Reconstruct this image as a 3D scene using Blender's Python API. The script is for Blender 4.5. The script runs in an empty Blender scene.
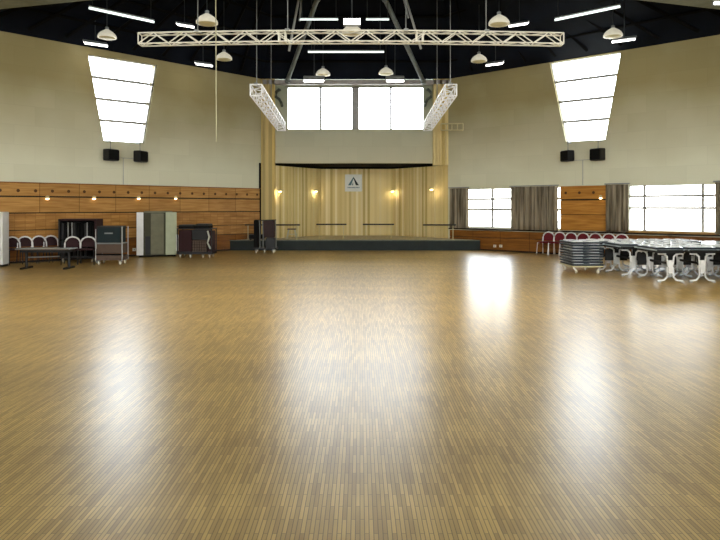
import bpy, bmesh, math, random
from mathutils import Vector, Matrix
from mathutils.bvhtree import BVHTree
random.seed(7)
SC = bpy.context.scene
COL = SC.collection
PI = math.pi
F, HY, EYE = 634.0, 207.0, 1.7

# ------------------------------------------------------------------ points on real surfaces, read off the photograph
def P(px, py, Y):
    return Vector(((px-360)/F*Y, Y, EYE-(py-HY)/F*Y))
AL, BL = Vector((-15.0, 14.38)), Vector((-4.02, 26.0))     # left wall line
AR, BR = Vector((3.61, 26.0)), Vector((15.0, 15.62))       # right wall line
dL = (BL-AL).normalized(); dR = (BR-AR).normalized()
nL = Vector((dL.y, -dL.x)); nR = Vector((-dR.y, dR.x)); nR = -nR if nR.y > 0 else nR
LL = (BL-AL).length; LR = (BR-AR).length
def on_wall(px, py, A, d):
    k = (px-360)/F
    # A.x+u d.x = k (A.y+u d.y)
    u = (k*A.y-A.x)/(d.x-k*d.y)
    Y = A.y+u*d.y
    return u, EYE-(py-HY)/F*Y
def LW(px, py): return on_wall(px, py, AL, dL)
def RW(px, py): return on_wall(px, py, AR, dR)
def mat_frame(A, d, n):
    # local x along the wall, local y out of the wall into the room, z up
    return Matrix(((d.x, n.x, 0, A.x), (d.y, n.y, 0, A.y), (0, 0, 1, 0), (0, 0, 0, 1)))
ML = mat_frame(AL, dL, nL); MR = mat_frame(AR, dR, nR)
ROTL = math.atan2(dL.y, dL.x); ROTR = math.atan2(dR.y, dR.x)

# ------------------------------------------------------------------ materials
def srgb(r, g, b):
    def c(v):
        v /= 255.0
        return v/12.92 if v <= .04045 else ((v+.055)/1.055)**2.4
    return (c(r), c(g), c(b), 1)
def new_mat(name):
    m = bpy.data.materials.new(name); m.use_nodes = True
    nt = m.node_tree
    return m, nt, nt.nodes['Principled BSDF']
def plain(name, col, rough=.6, metal=0, var=.12, scale=6, emit=0, spec=.5):
    m, nt, b = new_mat(name)
    tc = nt.nodes.new('ShaderNodeTexCoord'); n = nt.nodes.new('ShaderNodeTexNoise')
    n.inputs['Scale'].default_value = scale
    nt.links.new(tc.outputs['Object'], n.inputs['Vector'])
    r = nt.nodes.new('ShaderNodeValToRGB')
    r.color_ramp.elements[0].position = .3; r.color_ramp.elements[1].position = .7
    r.color_ramp.elements[0].color = [c*(1-var) for c in col[:3]]+[1]
    r.color_ramp.elements[1].color = [min(1, c*(1+var)) for c in col[:3]]+[1]
    nt.links.new(n.outputs['Fac'], r.inputs['Fac']); nt.links.new(r.outputs['Color'], b.inputs['Base Color'])
    b.inputs['Roughness'].default_value = rough; b.inputs['Metallic'].default_value = metal
    b.inputs['Specular IOR Level'].default_value = spec
    if emit:
        b.inputs['Emission Color'].default_value = col; b.inputs['Emission Strength'].default_value = emit
    return m
def emis(name, col, s):
    m, nt, b = new_mat(name)
    b.inputs['Base Color'].default_value = col
    b.inputs['Emission Color'].default_value = col; b.inputs['Emission Strength'].default_value = s
    return m

def wall_mat(name, lo, hi, zlo=2.4, zhi=7, mortar=.9):
    """painted block wall: very faint courses, large soft patches"""
    m, nt, b = new_mat(name); N = nt.nodes.new; L = nt.links.new
    tc = N('ShaderNodeTexCoord'); sx = N('ShaderNodeSeparateXYZ'); L(tc.outputs['Object'], sx.inputs[0])
    cm = N('ShaderNodeCombineXYZ'); L(sx.outputs['X'], cm.inputs['X']); L(sx.outputs['Z'], cm.inputs['Y'])
    br = N('ShaderNodeTexBrick'); br.inputs['Scale'].default_value = 1
    br.inputs['Brick Width'].default_value = 1.2; br.inputs['Row Height'].default_value = .6
    br.inputs['Mortar Size'].default_value = .012; br.inputs['Mortar Smooth'].default_value = 1
    br.inputs['Color1'].default_value = (1, 1, 1, 1); br.inputs['Color2'].default_value = (.94, .94, .93, 1)
    br.inputs['Mortar'].default_value = (mortar, mortar, mortar, 1)
    L(cm.outputs[0], br.inputs['Vector'])
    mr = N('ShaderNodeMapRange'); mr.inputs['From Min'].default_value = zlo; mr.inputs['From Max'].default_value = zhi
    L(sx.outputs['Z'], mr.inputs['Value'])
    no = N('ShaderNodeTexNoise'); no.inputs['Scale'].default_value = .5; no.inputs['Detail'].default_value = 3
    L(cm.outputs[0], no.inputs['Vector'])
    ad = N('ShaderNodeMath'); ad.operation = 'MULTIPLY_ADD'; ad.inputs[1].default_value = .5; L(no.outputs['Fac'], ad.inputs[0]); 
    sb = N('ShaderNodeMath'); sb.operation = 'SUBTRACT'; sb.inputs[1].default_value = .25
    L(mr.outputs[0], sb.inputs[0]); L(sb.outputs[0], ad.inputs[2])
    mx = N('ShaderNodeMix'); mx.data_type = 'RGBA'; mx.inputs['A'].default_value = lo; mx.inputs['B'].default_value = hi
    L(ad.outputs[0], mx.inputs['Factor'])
    mu = N('ShaderNodeMix'); mu.data_type = 'RGBA'; mu.blend_type = 'MULTIPLY'; mu.inputs['Factor'].default_value = 1
    L(mx.outputs['Result'], mu.inputs['A']); L(br.outputs['Color'], mu.inputs['B'])
    L(mu.outputs['Result'], b.inputs['Base Color']); b.inputs['Roughness'].default_value = .8
    b.inputs['Specular IOR Level'].default_value = .2
    return m

def wood_mat(name, c1, c2, scale=(1, 1, 8), rough=.45, panel=None, mort=.45):
    m, nt, b = new_mat(name); N = nt.nodes.new; L = nt.links.new
    tc = N('ShaderNodeTexCoord'); mp = N('ShaderNodeMapping'); mp.inputs['Scale'].default_value = scale
    L(tc.outputs['Object'], mp.inputs['Vector'])
    no = N('ShaderNodeTexNoise'); no.inputs['Scale'].default_value = 2.0; no.inputs['Detail'].default_value = 6
    no.inputs['Distortion'].default_value = .6
    L(mp.outputs[0], no.inputs['Vector'])
    r = N('ShaderNodeValToRGB'); r.color_ramp.elements[0].position = .32; r.color_ramp.elements[1].position = .68
    r.color_ramp.elements[0].color = c1; r.color_ramp.elements[1].color = c2
    L(no.outputs['Fac'], r.inputs['Fac'])
    out = r.outputs['Color']
    if panel:
        w, h = panel
        sx = N('ShaderNodeSeparateXYZ'); L(tc.outputs['Object'], sx.inputs[0])
        cm = N('ShaderNodeCombineXYZ'); L(sx.outputs['X'], cm.inputs['X']); L(sx.outputs['Z'], cm.inputs['Y'])
        br = N('ShaderNodeTexBrick'); br.inputs['Scale'].default_value = 1
        br.offset = 0
        br.inputs['Brick Width'].default_value = w; br.inputs['Row Height'].default_value = h
        br.inputs['Mortar Size'].default_value = .012
        br.inputs['Color1'].default_value = (1, 1, 1, 1); br.inputs['Color2'].default_value = (.8, .76, .72, 1)
        br.inputs['Mortar'].default_value = (mort, mort*.95, mort*.9, 1)
        L(cm.outputs[0], br.inputs['Vector'])
        mu = N('ShaderNodeMix'); mu.data_type = 'RGBA'; mu.blend_type = 'MULTIPLY'; mu.inputs['Factor'].default_value = 1
        L(out, mu.inputs['A']); L(br.outputs['Color'], mu.inputs['B']); out = mu.outputs['Result']
    L(out, b.inputs['Base Color']); b.inputs['Roughness'].default_value = rough
    b.inputs['Specular IOR Level'].default_value = .3
    return m

def floor_mat():
    m, nt, b = new_mat('parquet'); N = nt.nodes.new; L = nt.links.new
    tc = N('ShaderNodeTexCoord')
    mp = N('ShaderNodeMapping'); mp.inputs['Rotation'].default_value = (0, 0, PI/2)
    L(tc.outputs['Object'], mp.inputs['Vector'])
    br = N('ShaderNodeTexBrick'); br.inputs['Scale'].default_value = 1
    br.inputs['Brick Width'].default_value = .30; br.inputs['Row Height'].default_value = .024
    br.inputs['Mortar Size'].default_value = .0022; br.inputs['Bias'].default_value = -.1
    br.inputs['Color1'].default_value = srgb(220, 186, 112); br.inputs['Color2'].default_value = srgb(176, 142, 78)
    br.inputs['Mortar'].default_value = srgb(120, 92, 46)
    L(mp.outputs[0], br.inputs['Vector'])
    # short bright flecks along the strips
    m2 = N('ShaderNodeMapping'); m2.inputs['Scale'].default_value = (26, 2.6, 1); L(tc.outputs['Object'], m2.inputs['Vector'])
    n2 = N('ShaderNodeTexNoise'); n2.inputs['Scale'].default_value = 1; n2.inputs['Detail'].default_value = 3; L(m2.outputs[0], n2.inputs['Vector'])
    r2 = N('ShaderNodeValToRGB'); r2.color_ramp.elements[0].position = .3; r2.color_ramp.elements[1].position = .72
    r2.color_ramp.elements[0].color = (.62, .6, .55, 1); r2.color_ramp.elements[1].color = (1.0, 1.0, 1.0, 1)
    L(n2.outputs['Fac'], r2.inputs['Fac'])
    mu = N('ShaderNodeMix'); mu.data_type = 'RGBA'; mu.blend_type = 'MULTIPLY'; mu.inputs['Factor'].default_value = .5
    L(br.outputs['Color'], mu.inputs['A']); L(r2.outputs['Color'], mu.inputs['B'])
    # laid in bays across the hall
    m3 = N('ShaderNodeMapping'); m3.inputs['Scale'].default_value = (.16, 1.3, 1); L(tc.outputs['Object'], m3.inputs['Vector'])
    n3 = N('ShaderNodeTexNoise'); n3.inputs['Scale'].default_value = 1; n3.inputs['Detail'].default_value = 3; L(m3.outputs[0], n3.inputs['Vector'])
    r3 = N('ShaderNodeValToRGB'); r3.color_ramp.elements[0].position = .35; r3.color_ramp.elements[1].position = .65
    r3.color_ramp.elements[0].color = (.80, .78, .74, 1); r3.color_ramp.elements[1].color = (1, 1, 1, 1)
    L(n3.outputs['Fac'], r3.inputs['Fac'])
    m4 = N('ShaderNodeMix'); m4.data_type = 'RGBA'; m4.blend_type = 'MULTIPLY'; m4.inputs['Factor'].default_value = 1
    L(mu.outputs['Result'], m4.inputs['A']); L(r3.outputs['Color'], m4.inputs['B'])
    L(m4.outputs['Result'], b.inputs['Base Color'])
    rr = N('ShaderNodeMapRange'); rr.inputs['To Min'].default_value = FLOOR_R[0]; rr.inputs['To Max'].default_value = FLOOR_R[1]
    rr.inputs['Value'].default_value = .5; L(rr.outputs[0], b.inputs['Roughness'])
    b.inputs['Specular IOR Level'].default_value = FLOOR_SPEC
    
    return m
FLOOR_R = (.28, .33); FLOOR_SPEC = .8

def slat_mat(name, cols, freq, axis='X'):
    """light timber boards: colour changes board to board"""
    m, nt, b = new_mat(name); N = nt.nodes.new; L = nt.links.new
    tc = N('ShaderNodeTexCoord'); sx = N('ShaderNodeSeparateXYZ'); L(tc.outputs['Object'], sx.inputs[0])
    mt = N('ShaderNodeMath'); mt.operation = 'MULTIPLY'; mt.inputs[1].default_value = freq; L(sx.outputs[axis], mt.inputs[0])
    fl = N('ShaderNodeMath'); fl.operation = 'FLOOR'; L(mt.outputs[0], fl.inputs[0])
    wn = N('ShaderNodeTexWhiteNoise'); wn.noise_dimensions = '1D'; L(fl.outputs[0], wn.inputs['W'])
    r = N('ShaderNodeValToRGB'); r.color_ramp.interpolation = 'LINEAR'
    e = r.color_ramp.elements
    e[0].color = cols[0]; e[1].color = cols[-1]
    for i, c in enumerate(cols[1:-1]):
        k = e.new((i+1)/(len(cols)-1)); k.color = c
    L(wn.outputs['Value'], r.inputs['Fac'])
    L(r.outputs['Color'], b.inputs['Base Color']); b.inputs['Roughness'].default_value = .6
    b.inputs['Specular IOR Level'].default_value = .25
    return m

def cloth_mat(name, c1, c2, freq=18):
    m, nt, b = new_mat(name); N = nt.nodes.new; L = nt.links.new
    tc = N('ShaderNodeTexCoord'); mp = N('ShaderNodeMapping'); mp.inputs['Scale'].default_value = (freq, 1, .6)
    L(tc.outputs['Object'], mp.inputs['Vector'])
    no = N('ShaderNodeTexNoise'); no.inputs['Scale'].default_value = 1; no.inputs['Detail'].default_value = 2
    L(mp.outputs[0], no.inputs['Vector'])
    r = N('ShaderNodeValToRGB'); r.color_ramp.elements[0].position = .35; r.color_ramp.elements[1].position = .65
    r.color_ramp.elements[0].color = c1; r.color_ramp.elements[1].color = c2
    L(no.outputs['Fac'], r.inputs['Fac']); L(r.outputs['Color'], b.inputs['Base Color'])
    b.inputs['Roughness'].default_value = .9; b.inputs['Specular IOR Level'].default_value = .1
    return m
def glass_mat():
    m = bpy.data.materials.new('window_glass'); m.use_nodes = True; nt = m.node_tree; nt.nodes.clear(); N = nt.nodes.new; L = nt.links.new
    o = N('ShaderNodeOutputMaterial'); t = N('ShaderNodeBsdfTransparent'); g = N('ShaderNodeBsdfGlossy'); g.inputs['Roughness'].default_value = .03
    t.inputs['Color'].default_value = (.95, .97, .97, 1)
    f = N('ShaderNodeFresnel'); f.inputs['IOR'].default_value = 1.45
    mx = N('ShaderNodeMixShader'); L(f.outputs[0], mx.inputs[0]); L(t.outputs[0], mx.inputs[1]); L(g.outputs[0], mx.inputs[2]); L(mx.outputs[0], o.inputs[0])
    return m

M = dict(
    floor=floor_mat(),
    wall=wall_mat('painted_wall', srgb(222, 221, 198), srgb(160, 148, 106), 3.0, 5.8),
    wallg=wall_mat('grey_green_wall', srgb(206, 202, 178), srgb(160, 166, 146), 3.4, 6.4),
    side=plain('side_wall', srgb(190, 185, 160), .8),
    wood=wood_mat('orange_wood_panel', srgb(164, 118, 58), srgb(200, 152, 84), (.6, 1, 7), panel=(1.22, 9)),
    woodf=wood_mat('fine_board_wood', srgb(160, 112, 54), srgb(196, 146, 78), (.6, 1, 7), panel=(.3, .12), mort=.72),
    woodr=wood_mat('orange_wood_right', srgb(158, 104, 38), srgb(194, 138, 60), (.6, 1, 7)),
    wooddark=wood_mat('dark_wood_dado', srgb(112, 68, 24), srgb(150, 96, 38), (.6, 1, 6), panel=(1.22, 9)),
    sillw=wood_mat('window_sill_wood', srgb(150, 110, 55), srgb(185, 145, 80), (.6, 1, 6)),
    gap=plain('dark_gap', srgb(34, 22, 12), .9),
    hole=plain('dark_hole', srgb(84, 54, 28), .9),
    slat=slat_mat('pale_timber_boards', [srgb(196, 174, 110), srgb(234, 216, 160), srgb(216, 196, 134), srgb(246, 234, 194)], 9.5),
    pillar=slat_mat('pillar_boards', [srgb(190, 162, 90), srgb(230, 212, 156), srgb(206, 178, 104), srgb(180, 162, 112)], 7.5),
    roof=plain('navy_roof_steel', srgb(11, 17, 29), .7, 0, .35, 1.2, spec=.12),
    roofd=plain('black_roof_steel', srgb(10, 10, 12), .8, spec=.12),
    soffit=plain('grey_soffit', srgb(120, 122, 104), .8),
    black=plain('black_paint', srgb(16, 17, 19), .55),
    blackm=plain('black_matt', srgb(12, 12, 13), .9, spec=.2),
    teal=plain('dark_teal_fabric', srgb(14, 32, 36), .8),
    stagef=plain('stage_skirt', srgb(13, 27, 26), .7, 0, .25, 3),
    stagetop=wood_mat('stage_floor', srgb(160, 150, 118), srgb(186, 174, 140), (6, 1, 1), .4),
    alu=plain('aluminium', srgb(228, 226, 216), .4, .1, .05),
    white=plain('white_enamel', srgb(228, 228, 226), .4, 0, .04),
    offw=plain('offwhite_panel', srgb(196, 200, 188), .6, 0, .06),
    cream=plain('cream_steel', srgb(205, 195, 150), .5, 0, .08),
    grey=plain('grey_steel', srgb(130, 134, 134), .45, .2, .08),
    lgrey=plain('light_grey_steel', srgb(168, 170, 170), .4, .2, .08),
    olive=plain('olive_panel', srgb(106, 104, 80), .6, 0, .1),
    olived=plain('dark_olive', srgb(60, 58, 36), .7),
    sage=plain('sage_panel', srgb(176, 182, 152), .6, 0, .06),
    brown=plain('brown_board', srgb(84, 66, 54), .7, 0, .1),
    red=plain('red_fabric', srgb(104, 18, 28), .85, 0, .15, 20),
    redd=plain('dark_red_fabric', srgb(44, 14, 18), .85, 0, .15, 20),
    navy=plain('dark_blue_edge', srgb(14, 27, 40), .5),
    laminate=plain('pale_laminate', srgb(190, 200, 202), .22, 0, .05),
    curtain=cloth_mat('curtain_cloth', srgb(84, 76, 62), srgb(164, 152, 130)),
    frame=plain('window_frame_grey', srgb(150, 150, 150), .5),
    frameb=plain('window_frame_bluegrey', srgb(150, 158, 165), .5),
    glass=glass_mat(),
    whiteglow=plain('truss_white_glow', srgb(240, 240, 240), .4, 0, .03, emit=.12),  # weak glow stands in for light on the truss underside
    framel=plain('window_bar_pale', srgb(165, 165, 162), .5),
    lampon=emis('lit_diffuser', (1, .98, .95, 1), 6),
    spot=emis('lit_spot', (1, .82, .52, 1), 5),
    tube=emis('lit_tube', (.88, 1, .97, 1), 1.3),
    bell=plain('bell_reflector', srgb(208, 203, 184), .5, 0, .1, emit=.5),
    strut=plain('grey_strut', srgb(120, 128, 130), .45, .2),
    strutd=plain('dark_strut', srgb(56, 62, 66), .5, .2),
    cable=plain('pale_cable', srgb(175, 172, 140), .6),
    rubber=plain('rubber', srgb(25, 25, 25), .8),
    signw=plain('sign_white', srgb(222, 226, 222), .5, 0, .02),
    signt=plain('sign_teal', srgb(70, 110, 120), .5, 0, .05),
    pavement=plain('outside_paving', srgb(205, 200, 188), .9),
    socket=plain('white_plastic', srgb(235, 230, 215), .4, 0, .03),
)

# ------------------------------------------------------------------ mesh builder
class MB:
    def __init__(s): s.bm = bmesh.new(); s.mats = []; s.cur = 0
    def use(s, m):
        if m not in s.mats: s.mats.append(m)
        s.cur = s.mats.index(m); return s
    def _f(s, vs):
        try:
            f = s.bm.faces.new(vs); f.material_index = s.cur; return f
        except ValueError: return None
    def box(s, c, size, rz=0, rx=0, ry=0, bev=0):
        n0 = len(s.bm.verts)
        R = Matrix.Rotation(rz, 3, 'Z') @ Matrix.Rotation(ry, 3, 'Y') @ Matrix.Rotation(rx, 3, 'X')
        vs = [s.bm.verts.new(Vector(c)+R@Vector((x*size[0]/2, y*size[1]/2, z*size[2]/2))) for x in (-1, 1) for y in (-1, 1) for z in (-1, 1)]
        fs = [s._f([vs[i] for i in q]) for q in ((0, 1, 3, 2), (4, 6, 7, 5), (0, 4, 5, 1), (2, 3, 7, 6), (0, 2, 6, 4), (1, 5, 7, 3))]
        if bev:
            es = set(e for f in fs for e in f.edges)
            bmesh.ops.bevel(s.bm, geom=list(es), offset=bev, segments=2, affect='EDGES')
        return s
    def b2(s, lo, hi, bev=0):
        return s.box([(a+b)/2 for a, b in zip(lo, hi)], [abs(b-a) for a, b in zip(lo, hi)], bev=bev)
    def tube(s, pts, r, n=8, cap=True):
        pts = [Vector(p) for p in pts]; rings = []
        for i, p in enumerate(pts):
            if i == 0: t = pts[1]-p
            elif i == len(pts)-1: t = p-pts[i-1]
            else: t = (pts[i+1]-p).normalized()+(p-pts[i-1]).normalized()
            t.normalize()
            up = Vector((0, 0, 1)) if abs(t.z) < .95 else Vector((0, 1, 0))
            a = t.cross(up).normalized(); b = a.cross(t)
            rr = r[i] if isinstance(r, (list, tuple)) else r
            rings.append([s.bm.verts.new(p+a*math.cos(2*PI*k/n)*rr+b*math.sin(2*PI*k/n)*rr) for k in range(n)])
        for A, B in zip(rings, rings[1:]):
            for k in range(n): s._f([A[k], A[(k+1) % n], B[(k+1) % n], B[k]])
        if cap: s._f(rings[0][::-1]); s._f(rings[-1])
        return s
    def lathe(s, prof, c=(0, 0, 0), n=20):
        rings = [[s.bm.verts.new(Vector(c)+Vector((r*math.cos(2*PI*k/n), r*math.sin(2*PI*k/n), z))) for k in range(n)] for r, z in prof]
        for A, B in zip(rings, rings[1:]):
            for k in range(n): s._f([A[k], A[(k+1) % n], B[(k+1) % n], B[k]])
        s._f(rings[0][::-1]); s._f(rings[-1])
        return s
    def poly(s, pts):
        s._f([s.bm.verts.new(p) for p in pts]); return s
    def prism(s, pts2, z0, z1):
        a = [s.bm.verts.new((x, y, z0)) for x, y in pts2]; b = [s.bm.verts.new((x, y, z1)) for x, y in pts2]
        s._f(a[::-1]); s._f(b)
        for i in range(len(a)): j = (i+1) % len(a); s._f([a[i], a[j], b[j], b[i]])
        return s
    def build(s, name, mat=None, parent=None, smooth=False, M4=None):
        bmesh.ops.remove_doubles(s.bm, verts=s.bm.verts, dist=1e-5)
        bmesh.ops.recalc_face_normals(s.bm, faces=s.bm.faces)
        me = bpy.data.meshes.new(name); s.bm.to_mesh(me); s.bm.free()
        ms = s.mats if s.mats else [mat]
        for m in ms: me.materials.append(m)
        if smooth:
            for p in me.polygons: p.use_smooth = True
            try: me.set_sharp_from_angle(angle=math.radians(40))
            except Exception: pass
        o = bpy.data.objects.new(name, me); COL.objects.link(o)
        if parent: o.parent = parent
        if M4 is not None: o.matrix_world = M4
        return o
def tag(o, label, cat, group=None):
    o['label'] = label; o['category'] = cat
    if group: o['group'] = group
    return o
def thing(name, label, cat, loc=(0, 0, 0), rz=0, group=None):
    o = bpy.data.objects.new(name, None); COL.objects.link(o); o.empty_display_size = .1
    o.location = loc; o.rotation_euler = (0, 0, rz); return tag(o, label, cat, group)
def struct(o): o['kind'] = 'structure'; return o
KIDS = {}
def copy_tree(o, parent=None):
    c = o.copy(); COL.objects.link(c); c.parent = parent
    for ch in [x for x in COL.objects if x.parent == o]:
        copy_tree(ch, c)
    return c
def inst(proto, first, loc, rz, label, group=None):
    o = proto if first else copy_tree(proto)
    o.location = loc; o.rotation_euler = (0, 0, rz); o['label'] = label
    if group: o['group'] = group
    return o

# ------------------------------------------------------------------ floor, outside
fl = MB()
fl.prism([(-15.3, -4), (15.3, -4), (15.3, 15.6), (3.9, 26.3), (3.9, 29.3), (-4.3, 29.3), (-4.3, 26.3), (-15.3, 14.4)], -.2, 0)
struct(fl.build('floor', M['floor']))
g = MB(); g.b2((-60, -50, -.45), (60, 90, -.25)); struct(g.build('ground', M['pavement']))

# ------------------------------------------------------------------ walls with real openings
WTOP = 6.95
def holed_wall(name, L, H, holes, mat, M4, th=.35, z0=0):
    """local: x along, y into the room (wall body at -th..0), z up. holes: 4 (x,z) corners bl,br,tr,tl sorted in x"""
    w = MB(); tris = []
    x = 0
    quads = []
    for h in holes:
        bl, br, tr, tl = h
        xa = min(bl[0], tl[0]); xb = max(br[0], tr[0])
        quads.append([(x, z0), (xa, z0), (xa, H), (x, H)])
        quads.append([(xa, z0), (xb, z0), br, bl]); quads.append([tl, tr, (xb, H), (xa, H)])
        quads.append([(xa, z0), bl, tl, (xa, H)]); quads.append([br, (xb, z0), (xb, H), tr])
        x = xb
    quads.append([(x, z0), (L, z0), (L, H), (x, H)])
    def clean(q):
        out = []
        for p in q:
            if not any(abs(p[0]-o[0]) < 1e-6 and abs(p[1]-o[1]) < 1e-6 for o in out): out.append(p)
        return out
    for q in quads:
        q = clean(q)
        if len(q) < 3: continue
        for y in (0, -th): w.poly([(a, y, b) for a, b in q])
    for h in holes:
        for i in range(4):
            a, b = h[i], h[(i+1) % 4]
            w.poly([(a[0], 0, a[1]), (b[0], 0, b[1]), (b[0], -th, b[1]), (a[0], -th, a[1])])
    for a, b in (((0, z0), (0, H)), ((L, z0), (L, H)), ((0, H), (L, H)), ((0, z0), (L, z0))):
        w.poly([(a[0], 0, a[1]), (b[0], 0, b[1]), (b[0], -th, b[1]), (a[0], -th, a[1])])
    return struct(w.build(name, mat, M4=M4))

def window(name, hole, M4, vs, hs, fm, y=-.12, fw=.05, bar=.04, tilt=None, vw=None):
    """frame + bars + one pane; vs / hs = fractions of the width / height"""
    bl, br, tr, tl = hole
    f = MB()
    def pt(u, v):
        a = (bl[0]*(1-u)+br[0]*u, bl[1]*(1-u)+br[1]*u); b = (tl[0]*(1-u)+tr[0]*u, tl[1]*(1-u)+tr[1]*u)
        return (a[0]*(1-v)+b[0]*v, a[1]*(1-v)+b[1]*v)
    def bar_(p, q, w):
        d = Vector((q[0]-p[0], q[1]-p[1])); L = d.length; ang = math.atan2(d.y, d.x)
        f.box(((p[0]+q[0])/2, y, (p[1]+q[1])/2), (L, .07, w), ry=-ang)
    for a, b in ((bl, br), (br, tr), (tr, tl), (tl, bl)): bar_(a, b, fw)
    fr = struct(f.build(name, fm, M4=M4))
    for u in vs:
        f = MB(); bar_(pt(u, 0), pt(u, 1), (vw or {}).get(u, bar)); f.build('window_mullion', fm, fr)
    for v in hs:
        f = MB(); bar_(pt(0, v), pt(1, v), bar); f.build('window_transom', fm, fr)
    f = MB(); f.poly([(p[0], y+.0, p[1]) for p in hole]); f.build('pane', M['glass'], fr)
    return fr

holeL = [LW(104, 141), LW(144.5, 143.5), LW(157.5, 65), LW(88, 54)]
holeR = [RW(566, 142), RW(605, 140), RW(621, 51.5), RW(549.5, 62.5)]
def rect(a, b): return [(a[0], a[1]), (b[0], a[1]), (b[0], b[1]), (a[0], b[1])]
w1a = RW(470, 227.5); w1b = RW(545, 189)
w1 = rect((w1a[0], w1a[1]), (RW(514, 227)[0], RW(492, 188.5)[1]))
w1 = rect((RW(462, 227)[0], RW(492, 227.5)[1]), (RW(556, 227)[0]+.28, RW(492, 188.5)[1]))
w2 = rect((RW(628, 232)[0], RW(674, 231.5)[1]), (RW(717.5, 232)[0], RW(674, 184.5)[1]))
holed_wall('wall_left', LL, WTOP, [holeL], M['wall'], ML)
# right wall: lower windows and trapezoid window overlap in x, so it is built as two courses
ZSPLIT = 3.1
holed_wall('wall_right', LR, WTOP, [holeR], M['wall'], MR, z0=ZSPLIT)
holed_wall('wall_right_lower', LR, ZSPLIT, [w1, w2], M['wall'], MR)
window('window_1', holeL, ML, [], [.25, .5, .75], M['framel'], bar=.085)
window('window_2', holeR, MR, [], [.25, .5, .75], M['framel'], bar=.085)
W1L = w1[1][0]-w1[0][0]
def fr1(px): return (RW(px, 210)[0]-w1[0][0])/W1L
window('window_3', w1, MR, [fr1(491), fr1(516), fr1(540)], [.46, .73], M['framel'], bar=.085)
W2L = w2[1][0]-w2[0][0]
window('window_4', w2, MR, [(RW(643.5, 200)[0]-w2[0][0])/W2L, (RW(702, 200)[0]-w2[0][0])/W2L], [.5, .76], M['framel'], bar=.075)
# back wall above the stage
YB = 26.2
MBk = Matrix(((1, 0, 0, -4.3), (0, -1, 0, YB), (0, 0, 1, 0), (0, 0, 0, 1)))
zb = EYE+(HY-163)/F*YB
hb = rect(((287-360)/F*YB+4.3, EYE+(HY-129.5)/F*YB), ((424-360)/F*YB+4.3, EYE+(HY-86.5)/F*YB))
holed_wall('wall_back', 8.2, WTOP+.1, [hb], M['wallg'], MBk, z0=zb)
window('window_5', hb, MBk, [33.5/137, 68.5/137, 104/137], [], M['frame'], fw=.06, bar=.085, vw={68.5/137: .28})
# side walls beyond the frame
for nm, x in (('wall_side_left', -15.15), ('wall_side_right', 15.15)):
    w = MB(); w.b2((x-.15, -4, 0), (x+.15, 14.4 if x < 0 else 15.6, WTOP)); struct(w.build(nm, M['side']))
MRear = Matrix(((-1, 0, 0, 15.3), (0, 1, 0, -4.0), (0, 0, 1, 0), (0, 0, 0, 1)))
hr = rect((5.3, 1.6), (25.3, 4.4))
holed_wall('rear_shade_wall', 30.6, WTOP, [hr], M['side'], MRear)  # unseen wall, added to cut the sky light coming from behind
window('rear_light_window', hr, MRear, [i/10 for i in range(1, 10)], [.5], M['frame'])  # added opening, lets part of that rear light back in
# stage recess: timber wings and dark soffit
def slat_panel(name, p, q, z0, z1, mat, pitch=.133):
    p = Vector(p); q = Vector(q); d = q-p; L = d.length; d.normalize(); n = Vector((d.y, -d.x))
    if n.y > 0: n = -n
    m4 = Matrix(((d.x, n.x, 0, p.x), (d.y, n.y, 0, p.y), (0, 0, 1, 0), (0, 0, 0, 1)))
    s = MB(); s.b2((0, -.12, z0), (L, 0, z1))
    k = int(L/pitch)
    for i in range(k):
        a = i*pitch
        s.b2((a+.012, 0, z0+.01), (min(L, a+pitch-.012), .018+.012*(i % 2), z1-.01))
    return struct(s.build(name, mat, M4=m4))
ZS = .41
YR = 28.7
xl, xr = (321-360)/F*YR, (393-360)/F*YR
slat_panel('wall_stage_left', (-3.62, 26.05), (xl, YR), ZS, 3.42, M['slat'])
slat_panel('wall_stage', (xl, YR), (xr, YR), ZS, 3.42, M['slat'])
slat_panel('wall_stage_right', (xr, YR), (3.62, 26.02), ZS, 3.42, M['slat'])
s = MB(); s.b2((-4.3, YB+.03, zb+.005), (4.3, 29.4, zb+.3)); struct(s.build('ceiling_recess', M['roofd']))
s = MB(); s.b2((-4.3, 29.0, 0), (4.3, 29.4, zb)); s.b2((-4.6, 26.1, 0), (-4.3, 29.4, zb)); s.b2((4.0, 26.1, 0), (4.3, 29.4, zb))
struct(s.build('recess_light_block', M['roofd']))  # added black shell, keeps sky light from leaking in around the wings
# pillars of upright boards either side of the stage
def pillar(name, x0, x1, z0):
    s = MB(); n = 5; w = (x1-x0)/n
    s.b2((x0, 25.98, z0), (x1, 26.19, WTOP))
    for i in range(n): s.b2((x0+i*w+.01, 25.9+(i % 2)*.03, z0), (x0+(i+1)*w-.01, 25.98, WTOP-.02))
    return struct(s.build(name, M['pillar']))
pillar('trim_1', -4.05, -3.5, ZS); pillar('trim_2', 3.0, 3.62, 3.41)
s = MB(); s.b2((-4.12, 25.85, ZS), (-4.05, 26.1, 3.5)); struct(s.build('trim_3', M['blackm']))
# head beam over the ribbon window
s = MB(); s.b2((-4.0, 25.9, 6.72), (3.65, 26.2, 6.9)); struct(s.build('trim_4', plain('head_beam', srgb(165, 160, 160), .5)))

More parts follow.
